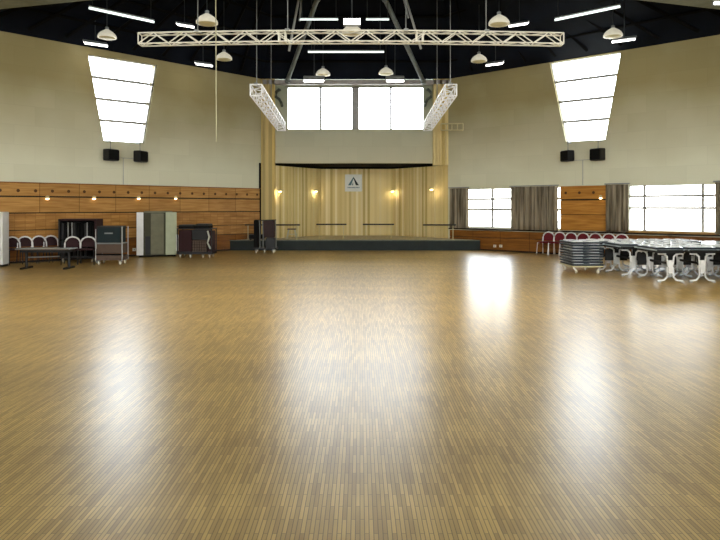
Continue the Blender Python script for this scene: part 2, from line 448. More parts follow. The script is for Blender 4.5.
# ------------------------------------------------------------------ timber cladding on the lower walls
def cladding(name, M4, u0, u1, rows, mat, holes=None, th=.05):
    """rows: (z0,z1); dark backing shows in the joints between boards"""
    s = MB(); s.use(M['gap']); s.b2((u0, 0.002, rows[0][0]), (u1, th*.45, rows[-1][1]))
    for z0, z1, mt in rows:
        s.use(mt); s.b2((u0, 0.003, z0), (u1, th, z1))
    if holes:
        z, pitch, r = holes; s.use(M['hole']); u = u0+pitch*.4
        while u < u1-.1:
            n = 14; a = [(u+r*math.cos(2*PI*k/n), th+.004, z+r*math.sin(2*PI*k/n)) for k in range(n)]
            s.poly(a); u += pitch
    return struct(s.build(name, mat, M4=M4))
def zl(py, px=100): return LW(px, py)[1]
W_ = M['wood']
rowsL = [(.06, .62, M['wooddark']), (.645, .98, M['woodf']), (1.005, 1.5, M['woodf']), (1.535, 2.0, W_), (2.045, 2.43, W_)]
cladding('trim_5', ML, 0, LL-.12, rowsL, None, holes=(2.2, .5, .05))
s = MB(); s.b2((0, .0, 2.43), (LL-.12, .08, 2.46)); struct(s.build('trim_6', M['wooddark'], M4=ML))
# right wall: dado below the windows, panel between the curtains
Wr = M['woodr']
sz = w1[0][1]-.03
rowsR = [(.05, .5, M['wooddark']), (.52, sz-.10, M['wooddark'])]
cladding('trim_7', MR, .12, LR, rowsR, None)
s = MB(); s.b2((.12, 0, sz-.07), (LR, .14, sz-.02)); struct(s.build('trim_8', M['gap'], M4=MR))
pu0, pu1 = RW(561, 210)[0], RW(606, 210)[0]
zt = 2.44
cladding('trim_9', MR, pu0, pu1+.3, [(sz, 1.42, Wr), (1.44, 1.93, Wr), (1.98, zt, Wr)], None, holes=(2.2, .5, .05))
s = MB(); s.b2((w2[0][0]-.05, 0, w2[0][1]-.1), (w2[1][0]+.05, .09, w2[0][1])); s.b2((w2[1][0], -.1, w2[0][1]), (w2[1][0]+.08, .06, w2[2][1]))
struct(s.build('trim_10', M['sillw'], M4=MR))
for nm, M4, a, b in (('baseboard_left', ML, 0, LL-.12), ('baseboard_right', MR, .12, LR)):
    s = MB(); s.b2((a, 0, 0), (b, .06, .055)); struct(s.build(nm, M['gap'], M4=M4))

# ------------------------------------------------------------------ roof
rim = [(-12.05, 17.5), (-4.02, 26.05), (3.61, 26.05), (12.6, 17.8), (7.1, 16.1), (3, 15.4), (-3, 15.4), (-6.85, 16.1)]
pla = [(-6, 18.2), (-3, 23.0), (3, 23.0), (6, 18.2), (5, 16.6), (2.5, 16.0), (-2.5, 16.0), (-5, 16.6)]
pz = 9.6
rf = bmesh.new()
r = MB()
RV = [Vector((x, y, WTOP)) for x, y in rim]; PV = [Vector((x, y, pz)) for x, y in pla]
for i in range(8):
    j = (i+1) % 8
    r.poly([RV[i], RV[j], PV[j], PV[i]])
r.poly(PV)
tri = []
for i in range(8):
    j = (i+1) % 8; tri += [(RV[i], RV[j], PV[j]), (RV[i], PV[j], PV[i])]
for i in range(1, 7): tri.append((PV[0], PV[i], PV[i+1]))
vs = []; fs = []
for t in tri: fs.append([len(vs), len(vs)+1, len(vs)+2]); vs += list(t)
BVH = BVHTree.FromPolygons(vs, fs)
def roof_z(x, y):
    h = BVH.ray_cast(Vector((x, y, 3)), Vector((0, 0, 1)))
    return h[0].z if h[0] is not None else WTOP
roof = struct(r.build('ceiling', M['roof']))
sm = roof.modifiers.new('thick', 'SOLIDIFY'); sm.thickness = .12; sm.offset = 1
# purlins: deep dark ribs under the deck
for k in range(9):
    s = MB()
    t = (k+1)/10
    I = .08
    b = PV[0].lerp(PV[1], t); a = RV[0].lerp(RV[1], t).lerp(b, I); s.tube([a-Vector((0, 0, .08)), b-Vector((0, 0, .08))], .06, 4)
    b = PV[3].lerp(PV[2], t); a = RV[3].lerp(RV[2], t).lerp(b, I); s.tube([a-Vector((0, 0, .08)), b-Vector((0, 0, .08))], .06, 4)
    struct(s.build('trim_%d' % (11+k), M['roofd']))
for k in range(3):
    t = (k+1)/4; s = MB()
    for A, B, C, D in ((RV[0], PV[0], RV[1], PV[1]), (RV[1], PV[1], RV[2], PV[2]), (RV[2], PV[2], RV[3], PV[3])):
        s.tube([A.lerp(B, t)-Vector((0, 0, .1)), C.lerp(D, t)-Vector((0, 0, .1))], .05, 4)
    struct(s.build('trim_%d' % (20+k), M['roofd']))
# low grey ceiling nearer the camera
so = MB(); so.prism([(-15.3, -4), (15.3, -4), (15.3, 15.4), (12.6, 17.8), (7.1, 16.1), (3, 15.4), (-3, 15.4), (-6.85, 16.1), (-12.05, 17.5), (-15.3, 14.2)], WTOP, WTOP+.2)
struct(so.build('ceiling_low', M['soffit']))

# ------------------------------------------------------------------ stage
st = thing('stage', 'low wide stage with a dark teal front between the angled walls', 'stage', (0, 24.8, 0))
s = MB(); fx0, fx1 = -5.1, 4.7
outl = [(fx0, 0), (fx1, 0), (3.75, 1.1), (3.75, 4.1), (-4.15, 4.1), (-4.15, 1.2)]
s.prism([(x, y+.05) for x, y in outl], ZS-.05, ZS-.006); s.build('deck', M['stagetop'], st)
s = MB(); s.b2((fx0, 0, 0), (fx1, .05, ZS-.0)); s.build('skirt', M['stagef'], st)
s = MB(); s.b2((fx0, -.015, ZS-.035), (fx1, .0, ZS-.004)); s.build('edge_strip', plain('stage_edge', srgb(96, 100, 84), .5), st)

# rails standing on the stage
def rail(x0, x1, label, Y=25.15):
    t = thing('barre_rail', label, 'rail', ((x0+x1)/2, Y, ZS), 0, 'low black rails across the stage')
    h = (x1-x0)/2; zc = .99-ZS
    MB().tube([(-h, 0, zc), (h, 0, zc)], .028, 8).build('bar', M['black'], t)
    for s_ in (-1, 1):
        MB().tube([(s_*(h-.08), 0, .02), (s_*(h-.08), 0, zc)], .016, 8).build('post', M['cream'], t)
        MB().box((s_*(h-.08), 0, .012), (.06, .3, .024)).build('foot', M['cream'], t)
        MB().lathe([(.02, -.03), (.045, -.02), (.045, .02), (.02, .03)], (s_*h, 0, zc), 10).build('end_cap', M['black'], t)
xs = lambda px, Y=25.15: (px-360)/F*Y
rail(xs(246), xs(299), 'low black rail on the stage behind the small white stool')
rail(xs(316), xs(345), 'low black rail on the stage just left of the white sign', 25.9)
rail(xs(364), xs(394), 'low black rail on the stage just right of the white sign', 25.9)
rail(xs(424), xs(455), 'low black rail at the right end of the stage by the curtain')

# wall sign: white square with a triangular emblem
sg = thing('wall_sign', 'white square sign with a teal triangle emblem on the slatted stage wall', 'sign', ((353.5-360)/F*YR, YR-.035, 0))
sw = 17*YR/F; zc = EYE+(HY-183)/F*YR
MB().box((0, -.012, zc), (sw, .02, sw), bev=.004).build('board', M['signw'], sg)
e = MB(); e.use(M['signt'])
h = sw*.27; yb = -.026
zt_, zb_ = zc+sw*.36, zc-sw*.14
# thick-sided triangle outline split by a white upright stroke
e.poly([(-.32*sw, yb, zb_), (-.14*sw, yb, zb_), (.0, yb, zt_-.1*sw), (0, yb, zt_)])
e.use(M['teal'])
e.poly([(.32*sw, yb, zb_), (.14*sw, yb, zb_), (.0, yb, zt_-.1*sw), (0, yb, zt_)])
e.use(M['signt'])
e.poly([(-.10*sw, yb, zb_), (-.02*sw, yb, zb_), (-.02*sw, yb, zb_+.2*sw)])
e.build('emblem', None, sg)
b = MB()
for i in range(9):
    x = (-.34+i*.08)*sw; b.box((x+.02*sw, -.024, zc-.27*sw), (.05*sw, .006, .07*sw))
b.build('lettering_band', M['signt'], sg)

# ------------------------------------------------------------------ curtains on the right wall
def curtain(px0, px1, zt, zb_, label):
    u0, u1 = RW(px0, 210)[0], RW(px1, 210)[0]
    t = MB(); n = max(24, int((u1-u0)*34)); L = u1-u0
    rows = []
    for r_ in range(5):
        z = zt+(zb_-zt)*r_/4; k = 1+.25*r_/4; row = []
        for i in range(n+1):
            f = i/n
            row.append(t.bm.verts.new((u0+L*f, .17+.045*k*math.sin(f*L*2*PI/.19+.6*math.sin(f*9)), z)))
        rows.append(row)
    for a, b_ in zip(rows, rows[1:]):
        for i in range(n): t._f([a[i], a[i+1], b_[i+1], b_[i]])
    o = t.build('curtain', M['curtain'], smooth=True, M4=MR); tag(o, label, 'curtain', 'grey brown window curtains')
    m = o.modifiers.new('t', 'SOLIDIFY'); m.thickness = .012
    rl = MB(); rl.tube([(u0-.05, .17, zt+.03), (u1+.05, .17, zt+.03)], .02, 8); rr = rl.build('curtain_rod', M['grey']); rr.parent = o
    return o
ct = w1[2][1]+.03; cb = sz-.02
curtain(452, 470.5, ct, cb, 'narrow grey brown curtain nearest the stage')
curtain(513, 559.5, ct, cb, 'wide grey brown curtain left of the orange wood panel')
curtain(608, 630, ct, cb+.02, 'grey brown curtain left of the large right window')
curtain(716.5, 736, ct, cb+.02, 'grey brown curtain at the far right edge beside the large window')

# ------------------------------------------------------------------ loudspeakers under the trapezoid windows
def speaker(M4, frame, px, py, w, h, label, tilt):
    u, z = frame(px, py)
    o3 = M4 @ Vector((u, .3, z))
    t = thing('loudspeaker', label, 'speaker', (o3.x, o3.y, z), (ROTL if M4 is ML else ROTR+0), 'black loudspeakers on the walls')
    s_ = 1 if M4 is ML else 1
    # local x along wall, local y: for left wall rotation by ROTL puts +y outward (behind), so the room is -y
    MB().box((0, 0, 0), (w, .27, h), rz=tilt, bev=.02).build('cabinet', M['black'], t)
    MB().box((math.sin(tilt)*.14, -math.cos(tilt)*.14, 0), (w*.9, .02, h*.86), rz=tilt).build('grille', M['blackm'], t)
    MB().tube([(0, .05, h/2-.02), (0, .05, h/2+.28), (0, .30, h/2+.28)], .022, 8).build('bracket', M['grey'], t)
speaker(ML, LW, 107, 155.5, .47, .38, 'black wall speaker left under the left slanted window', .35)
speaker(ML, LW, 136.5, 157, .5, .38, 'black wall speaker right under the left slanted window', .55)
speaker(MR, RW, 571, 156.5, .46, .38, 'black wall speaker left under the right slanted window', -.55)
speaker(MR, RW, 601, 155, .46, .40, 'black wall speaker right under the right slanted window', -.35)
for nm, M4, W, px, py in (('left', ML, LW, 123, 158), ('right', MR, RW, 583, 160)):
    u, z = W(px, py); o = MB(); o.tube([(u, .02, z), (u, .02, 2.47)], .012, 6); o.tube([(u-.45, .02, z), (u+.45, .02, z)], .01, 6)
    tag(o.build('conduit', M['lgrey'], M4=M4), 'thin grey cable conduit between the two %s wall speakers' % nm, 'conduit')

# ------------------------------------------------------------------ small lit spots
def spotlight(M4, W, px, py, label, off=.07):
    u, z = W(px, py); c = M4 @ Vector((u, off+.05, z))
    t = thing('wall_spot', label, 'lamp', (c.x, c.y, z), 0, 'small lit wall spots')
    MB().lathe([(.03, -.05), (.055, -.02), (.055, .03), (.02, .06)], n=12).build('housing', M['cream'], t, True)
    MB().lathe([(.01, -.075), (.045, -.065), (.05, -.04), (.05, -.02)], n=12).build('bulb', M['spot'], t, True)
    a = M4 @ Vector((u, off-.03, z+.03))
    MB().tube([(0, 0, .03), (a.x-c.x, a.y-c.y, .03)], .012, 6).build('arm', M['cream'], t)
for i, px in enumerate((46, 92.5, 137, 174)):
    spotlight(ML, LW, px, 197.5, 'small lit spot on the left timber wall, %s from the left' % ['first', 'second', 'third', 'fourth'][i])
spotlight(MR, RW, 602, 197, 'small lit spot on the right orange wood panel')
def stage_spot(px, py, Y, label):
    c = P(px, py, Y); t = thing('stage_lamp', label, 'lamp', c, 0, 'small lit lamps on the stage wall')
    MB().lathe([(.02, .03), (.07, .02), (.09, -.05), (.02, -.055)], n=14).build('shade', M['cream'], t, True)
    MB().lathe([(.02, -.10), (.06, -.09), (.07, -.06), (.02, -.055)], n=14).build('bulb', M['spot'], t, True)
    MB().tube([(0, 0, 0), (0, .14, 0)], .015, 6).build('arm', M['cream'], t)
    l = bpy.data.lights.new('stage_lamp_light', 'POINT'); l.energy = 4; l.color = (1, .8, .5); l.shadow_soft_size = .05
    lo = bpy.data.objects.new('stage_lamp_light', l); COL.objects.link(lo); lo.parent = t; lo.location = (0, -.12, -.14)
stage_spot(280, 190, 26.2, 'warm lamp at the left end of the slatted stage wall')
stage_spot(316, 190, 28.3, 'warm lamp on the stage wall left of the sign')
stage_spot(392.5, 190, 28.5, 'warm lamp on the stage wall right of the sign')
stage_spot(431.5, 188, 26.4, 'warm lamp at the right end of the slatted stage wall')
# sockets
for M4, W, px, py, lb in ((MR, RW, 495.5, 246, 'white wall socket under the first right window, nearer the stage'), (MR, RW, 501.5, 246, 'white wall socket under the first right window, further from the stage'),
                          (ML, LW, 133.5, 249.5, 'white wall socket low on the timber wall between trolley and cabinet')):
    u, z = W(px, py); t = thing('wall_socket', lb, 'socket', M4 @ Vector((u, .055, z)), ROTL if M4 is ML else ROTR)
    MB().box((0, 0, 0), (.12, .02, .1), bev=.005).build('plate', M['socket'], t)
    MB().box((0, -.012, 0), (.05, .01, .05)).build('face', M['lgrey'], t)

# ------------------------------------------------------------------ trusses
def truss(name, label, A, B, w, n, mat, sag=0, r=.025, rb=.013, cables=(), joints=(), top_z=None, tri=False):
    """box truss from A to B (world); chords, lacing faces, cross plates"""
    A = Vector(A); B = Vector(B); mid = (A+B)/2
    t = thing(name, label, 'truss', mid)
    d = (B-A).normalized(); L = (B-A).length; side = d.cross(Vector((0, 0, 1))).normalized()
    def pt(f, sx, sz):
        p = A.lerp(B, f)-mid+side*(sx*w/2)+Vector((0, 0, sz*w/2)); p.z -= sag*(2*f-1)**2; return p
    for sx, sz in ((-1, -1), (1, -1), (-1, 1), (1, 1)):
        MB().tube([pt(i/12, sx, sz) for i in range(13)], r, 8).build('chord', mat, t, True)
    for k in range(4):
        c = [(-1, -1), (1, -1), (1, 1), (-1, 1)]; a, b = c[k], c[(k+1) % 4]; m = MB()
        for i in range(n):
            p, q = (a, b) if (i+(k > 1)) % 2 == 0 else (b, a)
            m.tube([pt(i/n, *p), pt((i+1)/n, *q)], rb, 6)
        m.build('lacing', mat, t)
    for f in [0, 1]+list(joints):
        m = MB(); c = [(-1, -1), (1, -1), (1, 1), (-1, 1)]
        for k in range(4): m.tube([pt(f, *c[k]), pt(f, *c[(k+1) % 4])], r*.9, 6)
        m.build('end_frame', mat, t)
    for f in cables:
        p = pt(f, 0, 1); wz = top_z(p.x+mid.x, p.y+mid.y)-mid.z
        MB().tube([(p.x, p.y, p.z), (p.x, p.y, wz)], .012, 6).build('suspension_cable', M['grey'], t)
        MB().box((p.x, p.y, p.z+.02), (.1, w*1.15, .05)).build('clamp', M['grey'], t)
    return t
YT = 15.0
zt0 = EYE+(HY-37)/F*YT
truss('lighting_truss', 'long aluminium lattice truss hanging across the hall', ((140-360)/F*YT, YT, zt0), ((562-360)/F*YT, YT, zt0), .25, 28, M['alu'], sag=.06, r=.017, rb=.014,
      cables=(.137, .35, .63, .82), joints=(.33, .345, .655, .67), top_z=lambda x, y: WTOP)
for px0, px1, lb in ((256, 281.5, 'short aluminium lattice truss left of the high stage window'), (451, 427.5, 'short aluminium lattice truss right of the high stage window')):
    Yn, Yf = 17.6, 25.7
    a = P(px0, 92, Yn); b = P(px1, 125.5, Yf); z_ = (a.z+b.z)/2
    truss('stage_truss', lb, (a.x, a.y, z_), (b.x, b.y, z_), .31, 22, M['whiteglow'], r=.02, rb=.014, cables=(.02, .5), top_z=roof_z)
# short cream cross truss sticking out of the right pillar
a = P(441, 127, 25.6); b = P(463, 127, 25.0)
o = thing('cream_bracket', 'short cream ladder bracket beside the right stage pillar', 'bracket', (a+b)/2)
dd = (b-a)/2
for z_ in (-.13, .13): MB().tube([-dd+Vector((0, 0, z_)), dd+Vector((0, 0, z_))], .03, 6).build('rail', M['cream'], o)
m = MB()
for i in range(5): m.tube([-dd.lerp(-dd, 0)*1+dd*(2*i/4)-Vector((0, 0, .13)), -dd+dd*(2*i/4)+Vector((0, 0, .13))] if False else [-dd+dd*(i/2)-Vector((0, 0, .13)), -dd+dd*(i/2)+Vector((0, 0, .13))], .02, 6)
m.build('rungs', M['cream'], o)
# curved ducts in the corners beside the stage window
for px, lb, s_ in ((279, 'dark curved duct left of the high stage window', 1), (428, 'dark curved duct right of the high stage window', -1)):
    c = P(px, 100, 26.0); o = MB()
    o.tube([(0, .21, .45), (0, -.06, .42), (-.1*s_, -.08, .3), (-.12*s_, -.08, .12), (.02*s_, -.08, .02), (.1*s_, -.08, -.12), (.1*s_, .21, -.2)], .06, 10)
    oo = o.build('duct', plain('duct_dark', srgb(60, 68, 60), .6), smooth=True); oo.location = c; tag(oo, lb, 'duct')

# ------------------------------------------------------------------ roof struts and hanging rods
def strut(a, b, r, mat, label):
    a = Vector(a); b = Vector(b); t = thing('roof_strut', label, 'strut', (a+b)/2); h = (b-a)/2
    MB().tube([-h, h], r, 12).build('tube', mat, t, True)
    for k in (-1, 1): MB().tube([h*k*.985, h*k*.94], r*1.35, 12).build('end_fitting', mat, t, True)
strut(P(287, 82, 25.8), P(318, -3, 22), .085, M['strut'], 'thick grey diagonal roof strut rising from left end of high window')
strut(P(424, 83, 25.8), P(384, -3, 22), .085, M['strut'], 'thick grey diagonal roof strut rising from right end of high window')
def rod(px0, py0, px1, py1, Y, r, mat, label, up=True):
    a = P(px0, py0, Y); b = P(px1, py1, Y)
    if up:
        a = a+(a-b).normalized()*0
        z_ = roof_z(a.x, a.y); k = (z_-b.z)/(a.z-b.z); a = b+(a-b)*k
    o = MB().tube([(0, 0, 0), a-b], r, 8).build('hanger_rod', mat, smooth=True); o.location = b
    tag(o, label, 'rod')
rod(301.5, 0, 299.5, 21, 20.6, .03, M['lgrey'], 'pale hanger rod above the left part of the long truss')
rod(404, 0, 408.5, 18, 20.6, .03, M['lgrey'], 'pale hanger rod above the right part of the long truss')
rod(296, 14, 289, 51, 19, .035, M['lgrey'], 'short pale slanted rod crossing behind the truss left of the lamps')
rod(411, 16, 421, 49, 19, .035, M['lgrey'], 'short pale slanted rod crossing behind the truss right of the lamps')
# long thin cable
b = P(216.5, 142, 14.6)
o = MB().tube([(0, 0, 0), (-.02, 0, WTOP-b.z)], .011, 6).build('hanging_cable', M['cable']); o.location = b
tag(o, 'long thin pale cable hanging in front of the left wall', 'cable')

# ------------------------------------------------------------------ tube lights, lit panels, bell lamps
def tube_light(a, b, r, label, n_rods=2, mat='tube'):
    a = Vector(a); b = Vector(b); mid = (a+b)/2; t = thing('tube_light', label, 'light', mid, 0, 'long fluorescent tube lights under the roof'); h = (b-a)/2
    MB().tube([-h, h], r, 10).build('tube', M[mat], t, True)
    d = h.normalized()
    m = MB(); m.tube([-h+Vector((0, 0, r*1.7)), h+Vector((0, 0, r*1.7))], r*.9, 4); m.build('housing', M['lgrey'], t)
    for k in ((-.9, .9) if n_rods == 2 else (0,)):
        p = h*k; MB().tube([p+Vector((0, 0, r)), Vector((p.x, p.y, roof_z(mid.x+p.x, mid.y+p.y)-mid.z))], .012, 6).build('hanger', M['strutd'], t)
tube_light(P(89, 8, 18.8), P(154, 22, 20.2), .035, 'long slanted tube light at the upper left of the roof')
tube_light(P(555, 20, 20.0), P(620, 6.5, 18.6), .035, 'long slanted tube light at the upper right of the roof')
tube_light(P(308, 52, 22), P(384, 52, 22), .026, 'long level tube light below the middle of the truss')
tube_light(P(300, 19.5, 20), P(338, 19.5, 20), .025, 'thin level tube light above the truss left of the bright box')
tube_light(P(366, 19.5, 20), P(389, 19.5, 20), .025, 'thin level tube light above the truss right of the bright box')
for px, py in ((153, 24), (556, 23)):
    pass
def lit_panel(px, py, Y, w, hh, label, rz=0, tilt=.5):
    c = P(px, py, Y); t = thing('floodlight', label, 'light', c, rz, 'bright floodlights under the roof')
    MB().box((0, 0, .03), (w, .24, .04), rx=tilt, bev=.01).build('housing', M['lgrey'], t)
    MB().box((0, -.02, -.01), (w*.94, .26, .05), rx=tilt).build('diffuser', M['lampon'], t)
    MB().tube([(0, .05, .06), (0, .05, roof_z(c.x, c.y)-c.z)], .014, 6).build('hanger', M['strutd'], t)
lit_panel(95.5, 43.5, 20.1, .72, .2, 'bright floodlight near the top of the left slanted window', ROTL*.75)
lit_panel(203.5, 64, 22.8, .62, .2, 'bright floodlight low over the left wall near the hanging cable', ROTL*.75)
lit_panel(185, 25, 20.5, .55, .2, 'bright floodlight above the left part of the long truss', ROTL*.75)
lit_panel(519, 24, 20.4, .62, .2, 'bright floodlight above the right part of the long truss', ROTR*.75)
lit_panel(495, 63.5, 22.7, .62, .2, 'bright floodlight low over the right wall below the truss', ROTR*.75)
lit_panel(624, 39.5, 19.5, .7, .2, 'bright floodlight near the top of the right slanted window', ROTR*.75)
lit_panel(314, 79, 23.2, .78, .2, 'bright floodlight over the left half of the high stage window', 0, .9)
lit_panel(395, 79, 23.2, .68, .2, 'bright floodlight over the right half of the high stage window', 0, .9)
# bright box on the truss
c = P(352, 22.5, 16.0); t = thing('box_light', 'bright white box light above the middle of the long truss', 'light', c)
MB().b2((-.22, -.05, -.07), (.22, .12, .09), bev=.01).build('housing', M['grey'], t)
MB().b2((-.21, -.07, -.06), (.21, -.05, .08)).build('diffuser', M['lampon'], t)
MB().tube([(0, .03, .08), (0, .03, roof_z(c.x, c.y+.03)-c.z)], .014, 6).build('hanger', M['strutd'], t)
c = P(718, 8, 16.2); t = thing('box_light', 'small bright light at the upper right corner of the hall', 'light', (c.x, c.y, WTOP-.06))
MB().b2((-.14, -.05, -.04), (.14, .05, .06), bev=.01).build('housing', M['grey'], t)
MB().b2((-.13, -.06, -.035), (.13, -.045, .03)).build('diffuser', M['lampon'], t)
# bells
bl = thing('bell_lamp', 'x', 'lamp', (0, 0, 0), 0, 'bell shaped ceiling lamps')
MB().lathe([(.28, -.12), (.28, -.07), (.24, .0), (.19, .05), (.13, .09), (.05, .14)], n=20).build('reflector', M['bell'], bl, True)
MB().lathe([(.05, .14), (.06, .2), (.04, .22)], n=12).build('ballast', M['grey'], bl, True)
MB().lathe([(.1, -.16), (.2, -.145), (.24, -.118)], n=16).build('lens', M['cream'], bl, True)
bells = [(107, 34, 19.5, 'bell lamp above the left slanted window'), (207, 19, 16.5, 'bell lamp over the truss beside the hanging cable'), (224, 56, 22, 'bell lamp below the truss right of the hanging cable'),
         (323, 72, 24.3, 'bell lamp hanging before the left half of the stage window'), (386, 71, 24.3, 'bell lamp hanging before the right half of the stage window'), (352, 29.5, 17.3, 'bell lamp right behind the middle of the truss, under the box light'),
         (499, 20, 17, 'bell lamp over the right part of the long truss'), (479, 58, 22.3, 'bell lamp below the right part of the truss'), (613, 32.5, 19.2, 'bell lamp above the right slanted window')]
for i, (px, py, Y, lb) in enumerate(bells):
    c = P(px, py, Y); o = inst(bl, i == 0, c, 0, lb)
    sc = 1.0
    MB().tube([(0, 0, .22), (0, 0, roof_z(c.x, c.y)-c.z)], .014, 6).build('hanger', M['strutd'], o)

# ------------------------------------------------------------------ chairs
def make_chair(lm, rm):
    t = thing('stacking_chair', 'x', 'chair')
    MB().box((0, 0, .445), (.42, .42, .05), bev=.02).build('seat', rm, t, True)
    m = MB(); n = 8
    pts = []
    for i in range(n+1):
        a = PI*i/n; pts.append((-.19*math.cos(a), .60+.19*math.sin(a)))
    v0 = [m.bm.verts.new((x, .215+(z-.45)*.12, z)) for x, z in [(-.18, .5)]+[(x*.93, z) for x, z in pts]+[(.18, .5)]]
    v1 = [m.bm.verts.new((v.co.x, v.co.y+.035, v.co.z)) for v in v0]
    m._f(v0); m._f(v1[::-1])
    for i in range(len(v0)): j = (i+1) % len(v0); m._f([v0[i], v0[j], v1[j], v1[i]])
    m.build('backrest', rm, t, True)
    MB().tube([(-.22, .23, .44)]+[(x*1.12, .225+(z-.45)*.12, z+.01) for x, z in pts]+[(.22, .23, .44)], .024, 8).build('back_frame', M['white'], t, True)
    for sx in (-1, 1):
        MB().tube([(sx*.21, -.19, .42), (sx*.23, -.23, .0)], .014, 8).build('leg', lm, t, True)
        MB().tube([(sx*.22, .23, .44), (sx*.23, .27, .0)], .014, 8).build('leg', lm, t, True)
        MB().tube([(sx*.21, -.2, .42), (sx*.22, .23, .42)], .012, 8).build('side_rail', lm, t, True)
    return t
ch = make_chair(M['black'], M['redd']); ch2 = make_chair(M['white'], M['red']); first = True
OR = ['first', 'second', 'third', 'fourth', 'fifth', 'sixth', 'seventh', 'eighth']
for i, px in enumerate((15, 28, 42, 54, 71, 87)):
    u, _ = LW(px, 250); u += .0
    c = ML @ Vector((u+.05, .62, 0)); c.y = c.y if i < 4 else 18.85; c = Vector(((px-360)/F*c.y, c.y, 0))
    inst(ch, first, c, ROTL if i < 4 else .25, 'red chair with white tube frame at the left wall, %s from the photo edge' % OR[i], 'red chairs along the left wall'); first = False
for i, px in enumerate((545.5, 556.5, 568, 580, 592.5, 606, 619)):
    u, _ = RW(px, 250)
    c = MR @ Vector((u, .62, 0)); Y = c.y
    if i == 0: Y += .0
    c = Vector(((px-360)/F*Y, Y, 0))
    inst(ch2, i == 0, c, ROTR, 'red chair with white tube frame at the right wall, %s from the stage' % OR[i], 'red chairs along the right wall')

# ------------------------------------------------------------------ folded tables, dolly, T-leg tables
def make_folded(w, d):
    t = thing('folded_table', 'x', 'table')
    MB().b2((-w/2, -d/2, 0), (w/2, d/2, .042), bev=.004).build('tabletop', M['navy'], t)
    MB().b2((-w/2+.01, -d/2+.01, .0421), (w/2-.01, d/2-.01, .045)).build('underside', M['laminate'], t)
    for sy in (-1, 1):
        y0, y1 = sy*(d/2-.09), sy*(d/2-.46)
        MB().tube([(-w*.40, y1, .0575), (-w*.40, y0, .0575), (-w*.12, y0, .0575), (-w*.06, y1, .0575)], .012, 8).build('leg_frame', M['white'], t, True)
        MB().tube([(w*.40, y1, .0575), (w*.40, y0, .0575), (w*.12, y0, .0575), (w*.06, y1, .0575)], .012, 8).build('leg_frame', M['white'], t, True)
    return t
ft = make_folded(.80, 1.0)
bx, by = (588.5-360)/F*16.1, 16.65
OT = ['topmost', 'second', 'third', 'fourth', 'fifth', 'sixth', 'seventh', 'eighth', 'bottom']
for i in range(9):
    inst(ft, i == 0, (bx+.012*((i*7) % 3-1), by+.01*((i*5) % 3-1), .20+.0705*(8-i)), 0, 'folded dark blue table on the dolly, %s%s of the stack' % (OT[i], '' if i in (0, 8) else ' from the top'), 'folded tables on the dolly')
dl = thing('table_dolly', 'low grey steel dolly carrying the stack of folded tables', 'dolly', (bx, by, 0))
MB().b2((-.41, -.5, .165), (.41, .5, .195)).build('deck', M['cream'], dl)
for sx in (-1, 1):
    for sy in (-1, 1):
        MB().tube([(sx*.34, sy*.42, .155), (sx*.28, sy*.44, .07)], .022, 8).build('caster_fork', M['white'], dl)
        w = MB(); w.tube([(sx*.28-.02, sy*.44, .052), (sx*.28+.02, sy*.44, .052)], .05, 14); w.build('wheel', M['socket'], dl, True)

def make_ttable():
    t = thing('trestle_table', 'x', 'table')
    w, d = .68, 1.2
    m = MB(); m.use(M['laminate']); m.b2((-w/2, 0, .715), (w/2, d, .74), bev=.004); m.build('tabletop', None, t)
    MB().b2((-w/2-.004, -.004, .712), (w/2+.004, .004, .738)).build('edge_band', M['black'], t)
    MB().b2((-w/2+.06, .04, .66), (w/2-.06, d-.04, .712)).build('under_frame', M['black'], t)
    for y in (.1, d-.1):
        m = MB()
        for sx in (-1, 1):
            m.tube([(sx*.28, y, .645), (sx*.14, y, .64), (sx*.075, y, .58), (sx*.06, y, .35), (sx*.075, y, .12), (sx*.14, y, .05), (sx*.28, y, .035)], .022, 8)
        m.box((0, y, .35), (.09, .03, .3))
        m.build('leg', M['white'], t, True)
        for sx in (-1, 1): MB().box((sx*.26, y, .012), (.07, .06, .024)).build('foot', M['lgrey'], t)
    MB().box((0, d/2, .42), (.03, d-.2, .05)).build('stretcher', M['black'], t)
    MB().box((0, d-.06, .45), (w-.1, .015, .3)).build('modesty_panel', M['black'], t)
    return t
tt = make_ttable(); k = 0
rows = [(14.2, [7.0, 7.72, 8.44, 9.16]), (15.5, [6.72, 7.44, 8.16, 8.88, 9.6]), (16.8, [6.62, 7.34, 8.06, 8.78, 9.5, 10.22])]
pos = {}
RN = ['front', 'middle', 'back']
for ri, (Y, xs_) in enumerate(rows):
    for ci, x in enumerate(xs_):
        if (x-.34)/(Y+1.2)*F+360 > 735: continue
        inst(tt, k == 0, (x, Y, 0), 0, 'white legged pale topped table in the %s row, %s from the left' % (RN[ri], OR[ci]), 'pale tables grouped at the right'); k += 1
        pos[(ri, ci)] = (x, Y)
# folded tables laid upside down on the rows
ft2 = None
q = 0
for (ri, ci) in ((0, 0), (0, 1), (0, 2), (1, 0), (1, 1), (1, 2), (2, 0), (2, 1), (2, 2), (2, 3)):
    if (ri, ci) not in pos: continue
    x, Y = pos[(ri, ci)]
    o = make_folded(.64, 1.0) if ft2 is None else copy_tree(ft2)
    if ft2 is None: ft2 = o
    o.location = (x, Y+.6, .742); o['label'] = 'folded table laid upside down on the %s row table, %s from the left' % (RN[ri], OR[ci]); o['group'] = 'folded tables on the table rows'
    q += 1

# ------------------------------------------------------------------ left side: table, trolleys, cabinets
def caster(parent, x, y, r=.05, z=0, mat='socket'):
    fk = MB().b2((x-.03, y-.03, r*1.2), (x+.03, y+.03, r*2+.03)).build('caster', M['grey'], parent)
    MB().tube([(x-.018, y, r), (x+.018, y, r)], r, 14).build('wheel', M[mat], fk, True)
